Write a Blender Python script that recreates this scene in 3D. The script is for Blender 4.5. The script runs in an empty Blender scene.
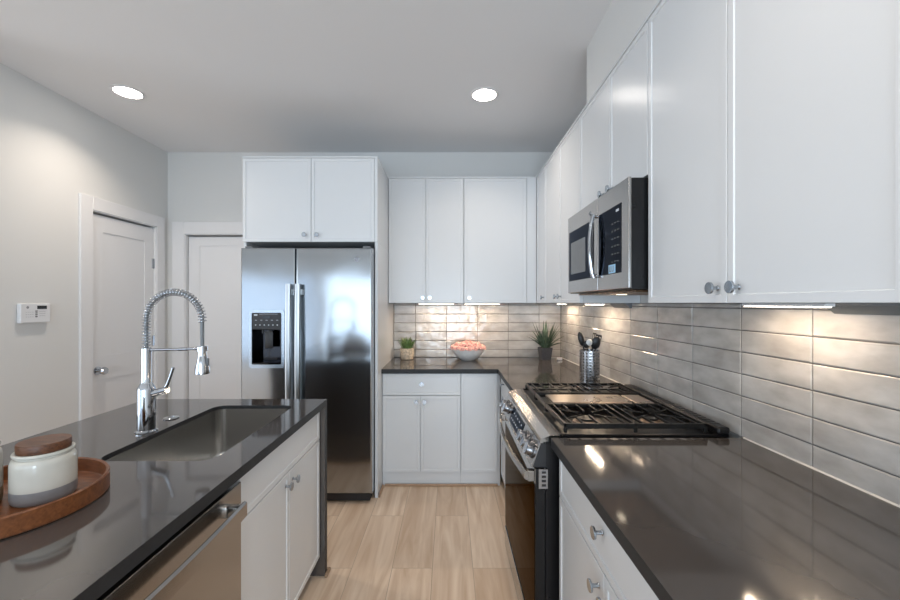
import bpy, bmesh, math, random
from mathutils import Vector, Matrix
random.seed(7)
PI = math.pi
SC = bpy.context.scene
COL = SC.collection

# ------------------------------------------------------------------ camera, light, exposure
cam = bpy.data.cameras.new('camera'); camo = bpy.data.objects.new('camera', cam); COL.objects.link(camo)
camo.location = (0, 0, 1.43); camo.rotation_euler = (PI/2, 0, 0)
cam.lens = 16.0; cam.sensor_width = 36.0; cam.clip_start = 0.02
cam.shift_x = 1/900; cam.shift_y = 3/900
SC.camera = camo
SC.view_settings.view_transform = 'Standard'; SC.view_settings.look = 'None'
SC.view_settings.gamma = 1; SC.view_settings.use_curve_mapping = False
SC.view_settings.exposure = 0.15
W = bpy.data.worlds.new('sky'); SC.world = W; W.use_nodes = True
W.node_tree.nodes['Background'].inputs[0].default_value = (0.55, 0.72, 1.0, 1)
W.node_tree.nodes['Background'].inputs[1].default_value = 1.2

def area(name, loc, rot, sx, sy, power, color):
    l = bpy.data.lights.new(name, 'AREA'); l.shape = 'RECTANGLE'; l.size = sx; l.size_y = sy
    l.energy = power; l.color = color
    o = bpy.data.objects.new(name, l); COL.objects.link(o); o.location = loc; o.rotation_euler = rot
    return o
DAY = (0.72, 0.87, 1.0)
# daylight through the glazing behind the camera; the last lamp is added fill
area('daylight', (-4.45, -3.86, 1.08), (PI/2, 0, 0), 2.2, 1.95, 12, DAY)
area('daylight', (-1.85, -3.86, 1.08), (PI/2, 0, 0), 2.2, 1.95, 40, DAY)
area('daylight', (0.1, -3.86, 1.08), (PI/2, 0, 0), 1.1, 1.95, 90, DAY)
area('daylight', (-5.92, -1.2, 1.15), (PI/2, 0, -PI/2), 3.6, 2.0, 92, (.84, .93, 1))  # added lamp, brightens the right-hand cabinets from out of view

CEIL = 2.865; FL = -0.015; CT = 0.914; TH = 0.035
WL = -2.68; WB = 3.81
def wx(y):                       # face of the tiled right wall (it runs very slightly out of square)
    return 1.061 + (3.8-y)*0.028

# ------------------------------------------------------------------ materials
def new_mat(name):
    m = bpy.data.materials.new(name); m.use_nodes = True
    return m, m.node_tree.nodes, m.node_tree.links, m.node_tree.nodes['Principled BSDF']
def mat(name, col, rough=0.5, metal=0.0, bump=0.0, bscale=40, stretch=(1,1,1), var=0.0, coat=0.0, emis=None, spec=None, rvar=0.0, transm=0.0, bdist=0.01):
    m, N, L, B = new_mat(name)
    B.inputs['Base Color'].default_value = (*col, 1); B.inputs['Roughness'].default_value = rough
    B.inputs['Metallic'].default_value = metal; B.inputs['Coat Weight'].default_value = coat
    B.inputs['Transmission Weight'].default_value = transm
    if spec is not None: B.inputs['Specular IOR Level'].default_value = spec
    if emis: B.inputs['Emission Color'].default_value = (*emis[0], 1); B.inputs['Emission Strength'].default_value = emis[1]
    if bump or var or rvar:
        tc = N.new('ShaderNodeTexCoord'); mp = N.new('ShaderNodeMapping'); mp.inputs['Scale'].default_value = stretch
        no = N.new('ShaderNodeTexNoise'); no.inputs['Scale'].default_value = bscale; no.inputs['Detail'].default_value = 3
        L.new(tc.outputs['Object'], mp.inputs['Vector']); L.new(mp.outputs[0], no.inputs['Vector'])
        if bump:
            b = N.new('ShaderNodeBump'); b.inputs['Strength'].default_value = bump; b.inputs['Distance'].default_value = bdist
            L.new(no.outputs['Fac'], b.inputs['Height']); L.new(b.outputs[0], B.inputs['Normal'])
        if var:
            r = N.new('ShaderNodeValToRGB')
            r.color_ramp.elements[0].position = .3; r.color_ramp.elements[1].position = .7
            r.color_ramp.elements[0].color = (*[c*(1-var) for c in col], 1)
            r.color_ramp.elements[1].color = (*[min(1, c*(1+var)) for c in col], 1)
            L.new(no.outputs['Fac'], r.inputs[0]); L.new(r.outputs[0], B.inputs['Base Color'])
        if rvar:
            mr = N.new('ShaderNodeMapRange'); mr.inputs['To Min'].default_value = rough*(1-rvar); mr.inputs['To Max'].default_value = rough*(1+rvar)
            L.new(no.outputs['Fac'], mr.inputs[0]); L.new(mr.outputs[0], B.inputs['Roughness'])
    return m
M = {}
M['wall'] = mat('wall_paint', (.68, .68, .67), .55, bump=.03, bscale=180)
M['ceil'] = mat('ceiling_paint', (.78, .78, .79), .8, bump=.03, bscale=150)
M['trim'] = mat('trim_paint', (.73, .73, .74), .35, bump=.01, bscale=60)
M['cab'] = mat('cabinet_paint', (.70, .715, .73), .27, bump=.015, bscale=70)
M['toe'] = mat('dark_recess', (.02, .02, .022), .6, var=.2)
M['quartz'] = mat('grey_quartz', (.070, .062, .058), .075, var=.04, bscale=7); M['quartz'].node_tree.nodes['Principled BSDF'].inputs['IOR'].default_value = 1.85
M['edge'] = mat('shaded_quartz_edge', (.022, .023, .025), .5, var=.1, bscale=60, spec=.3)  # same quartz painted darker, stands in for shade on the slab sides
M['satin'] = mat('satin_steel_handle', (.50, .52, .54), .36, 1.0, rvar=.1)
M['steel'] = mat('brushed_steel', (.42, .42, .43), .22, 1.0, bump=.02, bscale=30, stretch=(1, 1, 30), rvar=.25)
M['steelh'] = mat('brushed_steel_horizontal', (.41, .40, .39), .17, 1.0, bump=.02, bscale=30, stretch=(30, 30, 1), rvar=.25)
M['basin'] = mat('sink_steel', (.58, .57, .55), .21, 1.0, bump=.02, bscale=30, stretch=(1, 30, 30), rvar=.2)
M['chrome'] = mat('chrome', (.46, .48, .51), .07, 1.0, rvar=.2, bscale=20)
M['knob'] = mat('polished_knob_metal', (.42, .46, .50), .22, 1.0, rvar=.2, bscale=60)
M['knobdark'] = mat('dark_steel_knob', (.22, .22, .23), .28, 1.0, rvar=.2)
M['black'] = mat('black_enamel', (.006, .006, .007), .3, rvar=.2, spec=.35)
M['iron'] = mat('cast_iron', (.006, .006, .006), .34, bump=.1, bscale=300, bdist=.001, spec=.35)
M['glass_black'] = mat('black_glass', (.006, .006, .007), .05, rvar=.2, spec=.3)
M['oven_glass'] = mat('oven_glass', (.012, .008, .006), .04, rvar=.2, spec=.1)
for k_, tint in (('oven_glass', (.30, .24, .19)), ('glass_black', (.50, .53, .58))):
    b_ = M[k_].node_tree.nodes['Principled BSDF']
    b_.inputs['Metallic'].default_value = 1; b_.inputs['Base Color'].default_value = (.035, .034, .036, 1); b_.inputs['Specular Tint'].default_value = (*tint, 1)
M['plastic_black'] = mat('black_plastic', (.012, .012, .014), .4, rvar=.2)
M['plastic_grey'] = mat('grey_plastic', (.16, .17, .18), .4, rvar=.2)
M['plastic_white'] = mat('white_plastic', (.72, .73, .75), .35, rvar=.1)
M['ink'] = mat('grey_print', (.22, .23, .25), .5, rvar=.1)
M['ink_dark'] = mat('dark_print', (.06, .065, .07), .5, rvar=.1)
M['ink_light'] = mat('pale_print', (.62, .66, .7), .5, rvar=.1)
M['sticker'] = mat('pale_blue_sticker', (.35, .62, .85), .4, rvar=.1)
M['grout'] = mat('grout', (.12, .11, .105), .9, bump=.2, bscale=300, bdist=.001)
M['caulk'] = mat('white_caulk', (.6, .59, .56), .5, rvar=.1)
M['griddle'] = mat('griddle_plate', (.36, .30, .25), .3, .85, rvar=.3, bscale=12)
M['burner'] = mat('burner_cap_metal', (.45, .33, .24), .4, .9, var=.2)
M['grease'] = mat('vent_filter_metal', (.22, .14, .09), .35, .8, var=.5, bscale=30)
M['glass'] = mat('window_glass', (1, 1, 1), .0, transm=1.0, rvar=.01)
M['ceramic'] = mat('cream_ceramic', (.60, .58, .52), .13, var=.05, bscale=14)
M['ceramic_grey'] = mat('grey_unglazed_band', (.26, .26, .27), .45, var=.08)
M['ceramic_tan'] = mat('tan_unglazed_band', (.30, .20, .11), .5, var=.15)
M['bowl'] = mat('white_bowl', (.80, .80, .80), .25, var=.04)
M['pot_cream'] = mat('beige_speckled_pot', (.55, .46, .35), .6, var=.35, bscale=60)
M['pot_dark'] = mat('charcoal_pot', (.055, .055, .062), .55, bump=.3, bscale=90, var=.2)
M['soil'] = mat('soil', (.03, .02, .012), .9, bump=.6, bscale=90)
M['leaf'] = mat('green_leaf', (.12, .20, .06), .5, var=.6, bscale=30)
M['leaf_dark'] = mat('dark_green_leaf', (.07, .11, .07), .5, var=.5, bscale=30)
M['petal'] = mat('pink_petal', (.92, .36, .33), .6, var=.2, bscale=60)
M['petal2'] = mat('pale_pink_petal', (.94, .52, .46), .6, var=.15, bscale=60)
M['white_utensil'] = mat('white_silicone', (.75, .75, .73), .4, var=.05)
M['led'] = mat('led_lens', (1, 1, 1), .5, emis=((1, .86, .70), 12.0))
M['lamp_dim'] = mat('cooktop_lamp_lens', (1, 1, 1), .5, emis=((1, .84, .62), 3.5))
M['down'] = mat('downlight_lens', (1, 1, 1), .5, emis=((1, .93, .86), 22.0))
M['screen'] = mat('lcd_screen', (.03, .035, .04), .15, rvar=.2)

def mat_floor():
    m, N, L, B = new_mat('oak_planks')
    tc = N.new('ShaderNodeTexCoord'); mp = N.new('ShaderNodeMapping')
    mp.inputs['Rotation'].default_value = (0, 0, PI/2); mp.inputs['Location'].default_value = (0.73, 0.09, 0)
    L.new(tc.outputs['Object'], mp.inputs['Vector'])
    br = N.new('ShaderNodeTexBrick'); br.offset = .37; br.offset_frequency = 2; br.squash = 1
    br.inputs['Scale'].default_value = 1; br.inputs['Brick Width'].default_value = 1.45; br.inputs['Row Height'].default_value = .22
    br.inputs['Mortar Size'].default_value = .0016; br.inputs['Mortar Smooth'].default_value = .3; br.inputs['Bias'].default_value = 0
    br.inputs['Color1'].default_value = (0, 0, 0, 1); br.inputs['Color2'].default_value = (1, 1, 1, 1); br.inputs['Mortar'].default_value = (.5, .5, .5, 1)
    L.new(mp.outputs[0], br.inputs['Vector'])
    g = N.new('ShaderNodeMapping'); g.inputs['Scale'].default_value = (9, .8, 1); L.new(tc.outputs['Object'], g.inputs['Vector'])
    # offset grain per plank
    add = N.new('ShaderNodeVectorMath'); add.operation = 'ADD'
    sc = N.new('ShaderNodeVectorMath'); sc.operation = 'SCALE'; sc.inputs['Scale'].default_value = 17
    L.new(br.outputs['Color'], sc.inputs[0]); L.new(g.outputs[0], add.inputs[0]); L.new(sc.outputs[0], add.inputs[1])
    n1 = N.new('ShaderNodeTexNoise'); n1.inputs['Scale'].default_value = 1.6; n1.inputs['Detail'].default_value = 7; n1.inputs['Distortion'].default_value = 1.2
    L.new(add.outputs[0], n1.inputs['Vector'])
    n2 = N.new('ShaderNodeTexNoise'); n2.inputs['Scale'].default_value = 2.2; n2.inputs['Detail'].default_value = 2; L.new(tc.outputs['Object'], n2.inputs['Vector'])
    r = N.new('ShaderNodeValToRGB'); r.color_ramp.elements[0].position = .28; r.color_ramp.elements[1].position = .72
    r.color_ramp.elements[0].color = (.58, .40, .265, 1); r.color_ramp.elements[1].color = (.84, .68, .53, 1)
    L.new(n1.outputs['Fac'], r.inputs[0])
    mx = N.new('ShaderNodeMix'); mx.data_type = 'RGBA'; mx.blend_type = 'MULTIPLY'; mx.inputs[0].default_value = .5
    r2 = N.new('ShaderNodeValToRGB'); r2.color_ramp.elements[0].color = (.82, .79, .76, 1); r2.color_ramp.elements[1].color = (1, 1, 1, 1)
    L.new(br.outputs['Color'], r2.inputs[0])
    L.new(r.outputs[0], mx.inputs[6]); L.new(r2.outputs[0], mx.inputs[7])
    mo = N.new('ShaderNodeMix'); mo.data_type = 'RGBA'; mo.inputs[7].default_value = (.20, .13, .08, 1)
    ml = N.new('ShaderNodeMath'); ml.operation = 'MULTIPLY'; ml.inputs[1].default_value = .55
    L.new(br.outputs['Fac'], ml.inputs[0]); L.new(ml.outputs[0], mo.inputs[0]); L.new(mx.outputs[2], mo.inputs[6])
    L.new(mo.outputs[2], B.inputs['Base Color'])
    B.inputs['Roughness'].default_value = .42
    b = N.new('ShaderNodeBump'); b.inputs['Strength'].default_value = .12; b.inputs['Distance'].default_value = .002
    L.new(n1.outputs['Fac'], b.inputs['Height']); L.new(b.outputs[0], B.inputs['Normal'])
    return m
M['floor'] = mat_floor()

def mat_tile():
    m, N, L, B = new_mat('glazed_tile')
    tc = N.new('ShaderNodeTexCoord'); ge = N.new('ShaderNodeNewGeometry')
    mp = N.new('ShaderNodeMapping'); mp.inputs['Scale'].default_value = (7, 7, 16); L.new(tc.outputs['Object'], mp.inputs['Vector'])
    n = N.new('ShaderNodeTexNoise'); n.inputs['Scale'].default_value = 1; n.inputs['Detail'].default_value = 5
    L.new(mp.outputs[0], n.inputs['Vector'])
    r = N.new('ShaderNodeValToRGB'); r.color_ramp.elements[0].position = .3; r.color_ramp.elements[1].position = .7
    r.color_ramp.elements[0].color = (.44, .42, .40, 1); r.color_ramp.elements[1].color = (.63, .615, .60, 1)
    L.new(n.outputs['Fac'], r.inputs[0])
    r2 = N.new('ShaderNodeValToRGB'); r2.color_ramp.elements[0].color = (.80, .79, .78, 1); r2.color_ramp.elements[1].color = (1, .99, .97, 1)
    L.new(ge.outputs['Random Per Island'], r2.inputs[0])
    mx = N.new('ShaderNodeMix'); mx.data_type = 'RGBA'; mx.blend_type = 'MULTIPLY'; mx.inputs[0].default_value = 1
    L.new(r.outputs[0], mx.inputs[6]); L.new(r2.outputs[0], mx.inputs[7]); L.new(mx.outputs[2], B.inputs['Base Color'])
    B.inputs['Roughness'].default_value = .13
    n2 = N.new('ShaderNodeTexNoise'); n2.inputs['Scale'].default_value = 13; n2.inputs['Detail'].default_value = 1; L.new(tc.outputs['Object'], n2.inputs['Vector'])
    b = N.new('ShaderNodeBump'); b.inputs['Strength'].default_value = .6; b.inputs['Distance'].default_value = .008
    L.new(n2.outputs['Fac'], b.inputs['Height']); L.new(b.outputs[0], B.inputs['Normal'])
    return m
M['tile'] = mat_tile()

def mat_wood(name, c1, c2, rough, stretch, scale=6):
    m, N, L, B = new_mat(name)
    tc = N.new('ShaderNodeTexCoord'); mp = N.new('ShaderNodeMapping'); mp.inputs['Scale'].default_value = stretch
    L.new(tc.outputs['Object'], mp.inputs['Vector'])
    n = N.new('ShaderNodeTexNoise'); n.inputs['Scale'].default_value = scale; n.inputs['Detail'].default_value = 6; n.inputs['Distortion'].default_value = .6
    L.new(mp.outputs[0], n.inputs['Vector'])
    r = N.new('ShaderNodeValToRGB'); r.color_ramp.elements[0].position = .3; r.color_ramp.elements[1].position = .7
    r.color_ramp.elements[0].color = (*c1, 1); r.color_ramp.elements[1].color = (*c2, 1)
    L.new(n.outputs['Fac'], r.inputs[0]); L.new(r.outputs[0], B.inputs['Base Color']); B.inputs['Roughness'].default_value = rough
    return m
M['traywood'] = mat_wood('tray_wood', (.12, .038, .012), (.23, .08, .026), .35, (3, 18, 18))
M['lidwood'] = mat_wood('lid_wood', (.06, .022, .010), (.16, .06, .024), .45, (4, 30, 30))
M['shoe'] = mat_wood('shoe_moulding_wood', (.34, .21, .13), (.45, .30, .19), .45, (6, 6, 30))

def mat_steel_wavy():
    m, N, L, B = new_mat('fridge_steel')
    B.inputs['Base Color'].default_value = (.36, .38, .40, 1); B.inputs['Metallic'].default_value = 1; B.inputs['Roughness'].default_value = .13
    tc = N.new('ShaderNodeTexCoord'); mp = N.new('ShaderNodeMapping'); mp.inputs['Scale'].default_value = (2.2, 2.2, 1.2)
    L.new(tc.outputs['Object'], mp.inputs['Vector'])
    n = N.new('ShaderNodeTexNoise'); n.inputs['Scale'].default_value = 1.6; n.inputs['Detail'].default_value = 1; L.new(mp.outputs[0], n.inputs['Vector'])
    b = N.new('ShaderNodeBump'); b.inputs['Strength'].default_value = .35; b.inputs['Distance'].default_value = .012
    L.new(n.outputs['Fac'], b.inputs['Height']); L.new(b.outputs[0], B.inputs['Normal'])
    return m
M['fridge'] = mat_steel_wavy()

# ------------------------------------------------------------------ mesh helpers
def nbm(): return bmesh.new()
def obj(name, bm, m, parent=None, smooth=False, label=None, mw=None, auto=None):
    bmesh.ops.recalc_face_normals(bm, faces=bm.faces)
    me = bpy.data.meshes.new(name); bm.to_mesh(me); bm.free()
    mats = m if isinstance(m, (list, tuple)) else [m]
    for x in mats: me.materials.append(x)
    if smooth or auto:
        for p in me.polygons: p.use_smooth = True
        if auto:
            me.set_sharp_from_angle(angle=math.radians(auto))
    o = bpy.data.objects.new(name, me); COL.objects.link(o)
    if parent: o.parent = parent
    if mw is not None: o.matrix_local = mw
    if label: o['label'] = label
    return o
def thing(name, label, cat, loc=(0, 0, 0), rotz=0, group=None):
    o = bpy.data.objects.new(name, None); COL.objects.link(o); o.empty_display_size = .05
    o.location = loc; o.rotation_euler = (0, 0, rotz); o['label'] = label; o['category'] = cat
    if group: o['group'] = group
    return o
def tag(o, label, cat, group=None):
    o['label'] = label; o['category'] = cat
    if group: o['group'] = group
    return o
def struct(name, bm, m, parent=None, label=None, **k):
    o = obj(name, bm, m, parent, label=label, **k)
    if parent is None: o['kind'] = 'structure'
    return o
def box(bm, x0, x1, y0, y1, z0, z1, bev=0, seg=1, mi=0):
    x0, x1 = min(x0, x1), max(x0, x1); y0, y1 = min(y0, y1), max(y0, y1); z0, z1 = min(z0, z1), max(z0, z1)
    n0 = len(bm.faces)
    t = bmesh.new()
    bmesh.ops.create_cube(t, size=1)
    for v in t.verts:
        v.co = Vector((x0 + (v.co.x+.5)*(x1-x0), y0 + (v.co.y+.5)*(y1-y0), z0 + (v.co.z+.5)*(z1-z0)))
    if bev: bmesh.ops.bevel(t, geom=t.edges[:], offset=bev, segments=seg, profile=.5, affect='EDGES', clamp_overlap=True)
    merge(bm, t, mi)
    return bm
def merge(bm, t, mi=0, mtx=None):
    if mtx is not None: bmesh.ops.transform(t, matrix=mtx, verts=t.verts)
    vm = {v: bm.verts.new(v.co) for v in t.verts}
    for f in t.faces:
        try:
            nf = bm.faces.new([vm[v] for v in f.verts]); nf.material_index = mi
        except ValueError: pass
    t.free()
def prism(bm, pts, z0, z1, mi=0, bev=0):
    """extrude a horizontal outline"""
    t = bmesh.new()
    lo = [t.verts.new((p[0], p[1], z0)) for p in pts]; hi = [t.verts.new((p[0], p[1], z1)) for p in pts]
    n = len(pts)
    t.faces.new(lo[::-1]); t.faces.new(hi)
    for i in range(n): t.faces.new((lo[i], lo[(i+1) % n], hi[(i+1) % n], hi[i]))
    if bev: bmesh.ops.bevel(t, geom=t.edges[:], offset=bev, segments=1, affect='EDGES')
    merge(bm, t, mi); return bm
def prof(bm, pts, y0, y1, mi=0, axis='y'):
    """extrude a profile of (x,z) points along y, or of (y,z) points along x"""
    t = bmesh.new()
    f = (lambda p, s: (p[0], s, p[1])) if axis == 'y' else (lambda p, s: (s, p[0], p[1]))
    a = [t.verts.new(f(p, y0)) for p in pts]; b = [t.verts.new(f(p, y1)) for p in pts]; n = len(pts)
    t.faces.new(a); t.faces.new(b[::-1])
    for i in range(n): t.faces.new((a[i], b[i], b[(i+1) % n], a[(i+1) % n]))
    merge(bm, t, mi); return bm
def lathe(bm, prof_, c=(0, 0, 0), seg=32, mi=0, axis=(0, 0, 1), mis=None):
    """revolve (r,z) points round an axis through c; a radius of 0 closes the end"""
    t = bmesh.new(); rings = []
    for r, z in prof_:
        if r <= 1e-6: rings.append([t.verts.new((0, 0, z))])
        else: rings.append([t.verts.new((r*math.cos(2*PI*i/seg), r*math.sin(2*PI*i/seg), z)) for i in range(seg)])
    for k in range(len(rings)-1):
        a, b = rings[k], rings[k+1]
        for i in range(seg):
            j = (i+1) % seg
            if len(a) == 1 and len(b) == 1: continue
            if len(a) == 1: f = t.faces.new((a[0], b[i], b[j]))
            elif len(b) == 1: f = t.faces.new((a[i], a[j], b[0]))
            else: f = t.faces.new((a[i], a[j], b[j], b[i]))
    q = Vector((0, 0, 1)).rotation_difference(Vector(axis)).to_matrix().to_4x4()
    merge(bm, t, mi, Matrix.Translation(Vector(c)) @ q); return bm
def cyl(bm, p0, p1, r, seg=20, mi=0, r1=None):
    p0, p1 = Vector(p0), Vector(p1); h = (p1-p0).length; r1 = r if r1 is None else r1
    return lathe(bm, [(0, 0), (r, 0), (r1, h), (0, h)], p0, seg, mi, (p1-p0).normalized())
def tube(bm, pts, r, seg=10, mi=0, closed=False, rs=None):
    pts = [Vector(p) for p in pts]; n = len(pts)
    t = bmesh.new(); rings = []
    up = Vector((0, 0, 1)); prev = None
    for i, p in enumerate(pts):
        if closed: d = pts[(i+1) % n]-pts[i-1]
        else: d = pts[min(i+1, n-1)]-pts[max(i-1, 0)]
        d.normalize()
        if prev is None:
            a = d.cross(up if abs(d.z) < .9 else Vector((1, 0, 0))).normalized()
        else:
            a = (prev - d*prev.dot(d))
            a = a.normalized() if a.length > 1e-6 else d.orthogonal().normalized()
        prev = a; b = d.cross(a)
        rr = rs[i] if rs else r
        rings.append([t.verts.new(p + (a*math.cos(2*PI*k/seg)+b*math.sin(2*PI*k/seg))*rr) for k in range(seg)])
    for i in range(n if closed else n-1):
        A, B_ = rings[i], rings[(i+1) % n]
        for k in range(seg): t.faces.new((A[k], A[(k+1) % seg], B_[(k+1) % seg], B_[k]))
    if not closed: t.faces.new(rings[0][::-1]); t.faces.new(rings[-1])
    merge(bm, t, mi); return bm
def rrect(x0, x1, y0, y1, r, seg=8):
    pts = []
    for cx, cy, a0 in ((x1-r, y0+r, -PI/2), (x1-r, y1-r, 0), (x0+r, y1-r, PI/2), (x0+r, y0+r, PI)):
        for i in range(seg+1):
            a = a0 + PI/2*i/seg; pts.append((cx+r*math.cos(a), cy+r*math.sin(a)))
    return pts
def slab_hole(bm, outer, inner, z0, z1, mi=0):
    t = bmesh.new()
    L = {}
    for z in (z0, z1):
        es = []
        for nm, ps in (('o', outer), ('i', inner)):
            vs = [t.verts.new((p[0], p[1], z)) for p in ps]; L[(nm, z)] = vs
            es += [t.edges.new((vs[i], vs[(i+1) % len(vs)])) for i in range(len(vs))]
        bmesh.ops.triangle_fill(t, edges=es, use_beauty=True)
    for nm in ('o', 'i'):
        a, b = L[(nm, z0)], L[(nm, z1)]; n = len(a)
        for i in range(n): t.faces.new((a[i], a[(i+1) % n], b[(i+1) % n], b[i]))
    merge(bm, t, mi); return bm
def text(body, size, m, loc, rot, parent, name='lettering', extrude=.0004, align='CENTER'):
    c = bpy.data.curves.new(name, 'FONT'); c.body = body; c.size = size; c.extrude = extrude; c.align_x = align
    o = bpy.data.objects.new(name, c); COL.objects.link(o); o.data.materials.append(m); o.parent = parent
    o.location = loc; o.rotation_euler = rot
    return o

# ------------------------------------------------------------------ room shell
YR = -3.95   # wall behind the camera
XF, YJ = -6.0, 1.9   # the room widens to the left behind the camera
def lplan(bm, z0, z1): prism(bm, [(XF-.12, YR-.15), (1.6, YR-.15), (1.6, WB+.15), (WL-.15, WB+.15), (WL-.15, YJ+.12), (XF-.12, YJ+.12)], z0, z1)
bm = nbm(); lplan(bm, FL-.1, FL); struct('floor', bm, M['floor'])
bm = nbm(); lplan(bm, CEIL, CEIL+.1); struct('ceiling', bm, M['ceil'])
# back wall with opening for door 2
D2x0, D2x1, D2t = -2.512, -1.722, 2.085
bm = nbm(); box(bm, WL-.12, D2x0, WB, WB+.12, FL, CEIL); box(bm, D2x1, 1.6, WB, WB+.12, FL, CEIL); box(bm, D2x0, D2x1, WB, WB+.12, D2t, CEIL)
box(bm, D2x0, D2x1, WB+.11, WB+.13, FL, D2t, mi=1)
struct('wall_back', bm, [M['wall'], M['toe']])
# left wall with opening for door 1
D1y0, D1y1, D1t = 2.992, 3.648, 2.126
bm = nbm(); box(bm, WL-.12, WL, YJ, D1y0, FL, CEIL); box(bm, XF, WL-.12, YJ, YJ+.12, FL, CEIL); box(bm, XF-.12, XF, YR-.12, -3.1, FL, CEIL); box(bm, XF-.12, XF, .7, YJ+.12, FL, CEIL); box(bm, XF-.12, XF, -3.1, .7, FL, .1); box(bm, XF-.12, XF, -3.1, .7, 2.2, CEIL); box(bm, WL-.12, WL, D1y1, WB, FL, CEIL); box(bm, WL-.12, WL, D1y0, D1y1, D1t, CEIL)
box(bm, WL-.13, WL-.11, D1y0, D1y1, FL, D1t, mi=1)
struct('wall_left', bm, [M['wall'], M['toe']])
# right wall, very slightly out of square like the photographed one
g = .012
bm = nbm(); prism(bm, [(wx(YR)+g, YR), (1.6, YR), (1.6, WB), (wx(WB)+g, WB)], FL, CEIL)
struct('wall_right', bm, M['wall'])
# bulkhead above the right-hand cupboards
bm = nbm(); prism(bm, [(.775, -1.2), (wx(-1.2)+g-.001, -1.2), (wx(2.25)+g-.001, 2.25), (.775, 2.25)], 2.54, CEIL)
struct('wall_bulkhead', bm, M['wall'])
# wall behind the camera with two windows
bm = nbm()
wins = [(-5.6, -3.3), (-3.0, -.7), (-.45, .65)]; z0w, z1w = FL+.05, 2.10
xs = [XF, -5.6, -3.3, -3.0, -.7, -.45, .65, 1.6]
for i in range(7):
    if i in (1, 3, 5):
        box(bm, xs[i], xs[i+1], YR-.12, YR, FL, z0w); box(bm, xs[i], xs[i+1], YR-.12, YR, z1w, CEIL)
    else: box(bm, xs[i], xs[i+1], YR-.12, YR, FL, CEIL)
struct('wall_rear', bm, M['wall'])
for k, (a, b) in enumerate(wins):
    bm = nbm()
    for (p, q, r, s) in ((a, b, z0w, z0w+.06), (a, b, z1w-.06, z1w), (a, a+.05, z0w, z1w), (b-.05, b, z0w, z1w), ((a+b)/2-.02, (a+b)/2+.02, z0w, z1w)):
        box(bm, p, q, YR-.08, YR-.02, r, s)
    w = struct('window_%d' % (k+1), bm, M['trim'])
    bm = nbm(); box(bm, a+.02, b-.02, YR-.055, YR-.05, z0w+.02, z1w-.02); obj('pane', bm, M['glass'], w)

bm = nbm()
for (p, q, a, b) in ((-3.1, .7, .1, .16), (-3.1, .7, 2.14, 2.2), (-3.1, -3.05, .1, 2.2), (.65, .7, .1, 2.2), (-1.22, -1.18, .1, 2.2)): box(bm, XF-.08, XF-.02, p, q, a, b)
w = struct('window_4', bm, M['trim'])  # added unseen window, made to go with the side fill lamp
bm = nbm(); box(bm, XF-.055, XF-.05, -3.08, .68, .12, 2.18); obj('pane', bm, M['glass'], w)
def panel_door(name, w, h, parent_loc, rotz, splits, m):
    """two-panel flush shaker door, local frame: face looks to -y, x 0..w"""
    bm = nbm(); st = .105
    box(bm, 0, w, .006, .035, 0, h)
    box(bm, 0, st, 0, .006, 0, h); box(bm, w-st, w, 0, .006, 0, h)
    zs = [0] + splits + [h]
    for a, b in ((0, splits[0]), (splits[1], splits[2]), (splits[3], h)): box(bm, st, w-st, 0, .006, a, b)
    o = struct(name, bm, m); o.location = parent_loc; o.rotation_euler = (0, 0, rotz)
    return o
sp = [.22, .83, 1.015, 1.975]
# door 1 in the left wall (faces +x): local x runs to +y
d1 = panel_door('door_1', D1y1-D1y0-.022, D1t-.024-FL, (WL-.006, D1y0+.011, FL+.003), PI/2, [z-FL for z in sp], M['trim'])
bm = nbm(); lathe(bm, [(0, 0), (.032, 0), (.032, -.006), (.012, -.008), (.012, -.035), (.026, -.042), (.030, -.055), (.024, -.068), (0, -.070)][::-1], (.05, 0, .925), 24, axis=(0, 1, 0))
obj('door_knob', bm, M['chrome'], d1, auto=40)
for z in (.35, 1.10, 1.80):
    bm = nbm(); cyl(bm, (D1y1-D1y0-.014, -.006, z-.045), (D1y1-D1y0-.014, -.006, z+.045), .007, 12); box(bm, D1y1-D1y0-.045, D1y1-D1y0-.016, -.002, .003, z-.045, z+.045)
    obj('hinge', bm, M['chrome'], d1)
d2 = panel_door('door_2', D2x1-D2x0-.022, D2t-.022-FL, (D2x0+.014, WB+.03, FL+.003), 0, [z-FL for z in sp], M['trim'])
# jambs and casings
def casing(name, a0, a1, top, wdt, plane, horiz):
    bm = nbm(); t = .02; d = .11
    def bx(u0, u1, z0, z1, t0, t1):
        if horiz: box(bm, u0, u1, plane-t1, plane-t0, z0, z1, .002)
        else: box(bm, plane+t0, plane+t1, u0, u1, z0, z1, .002)
    bx(a0-wdt, a0, FL, top+wdt, 0, t); bx(a1, a1+wdt, FL, top+wdt, 0, t); bx(a0+.0005, a1-.0005, top, top+wdt, 0, t)
    # jamb lining
    bx(a0-.001, a0+.009, FL, top, -d, t*.6); bx(a1-.009, a1+.001, FL, top, -d, t*.6); bx(a0, a1, top-.007, top+.001, -d, t*.6)
    return struct(name, bm, M['trim'])
casing('trim_1', D1y0, D1y1, D1t, .10, WL, False)
casing('trim_2', D2x0, D2x1, D2t, .115, WB, True)
bm = nbm(); box(bm, WL, WL+.014, YJ, D1y0-.102, FL, .10, .002); struct('baseboard_left', bm, M['trim'])
# wood shoe mouldings
def shoe(name, pts):
    bm = nbm()
    for (x0, x1, y0, y1) in pts: box(bm, x0, x1, y0, y1, FL, FL+.018, .005, 2)
    return struct(name, bm, M['shoe'])

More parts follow.
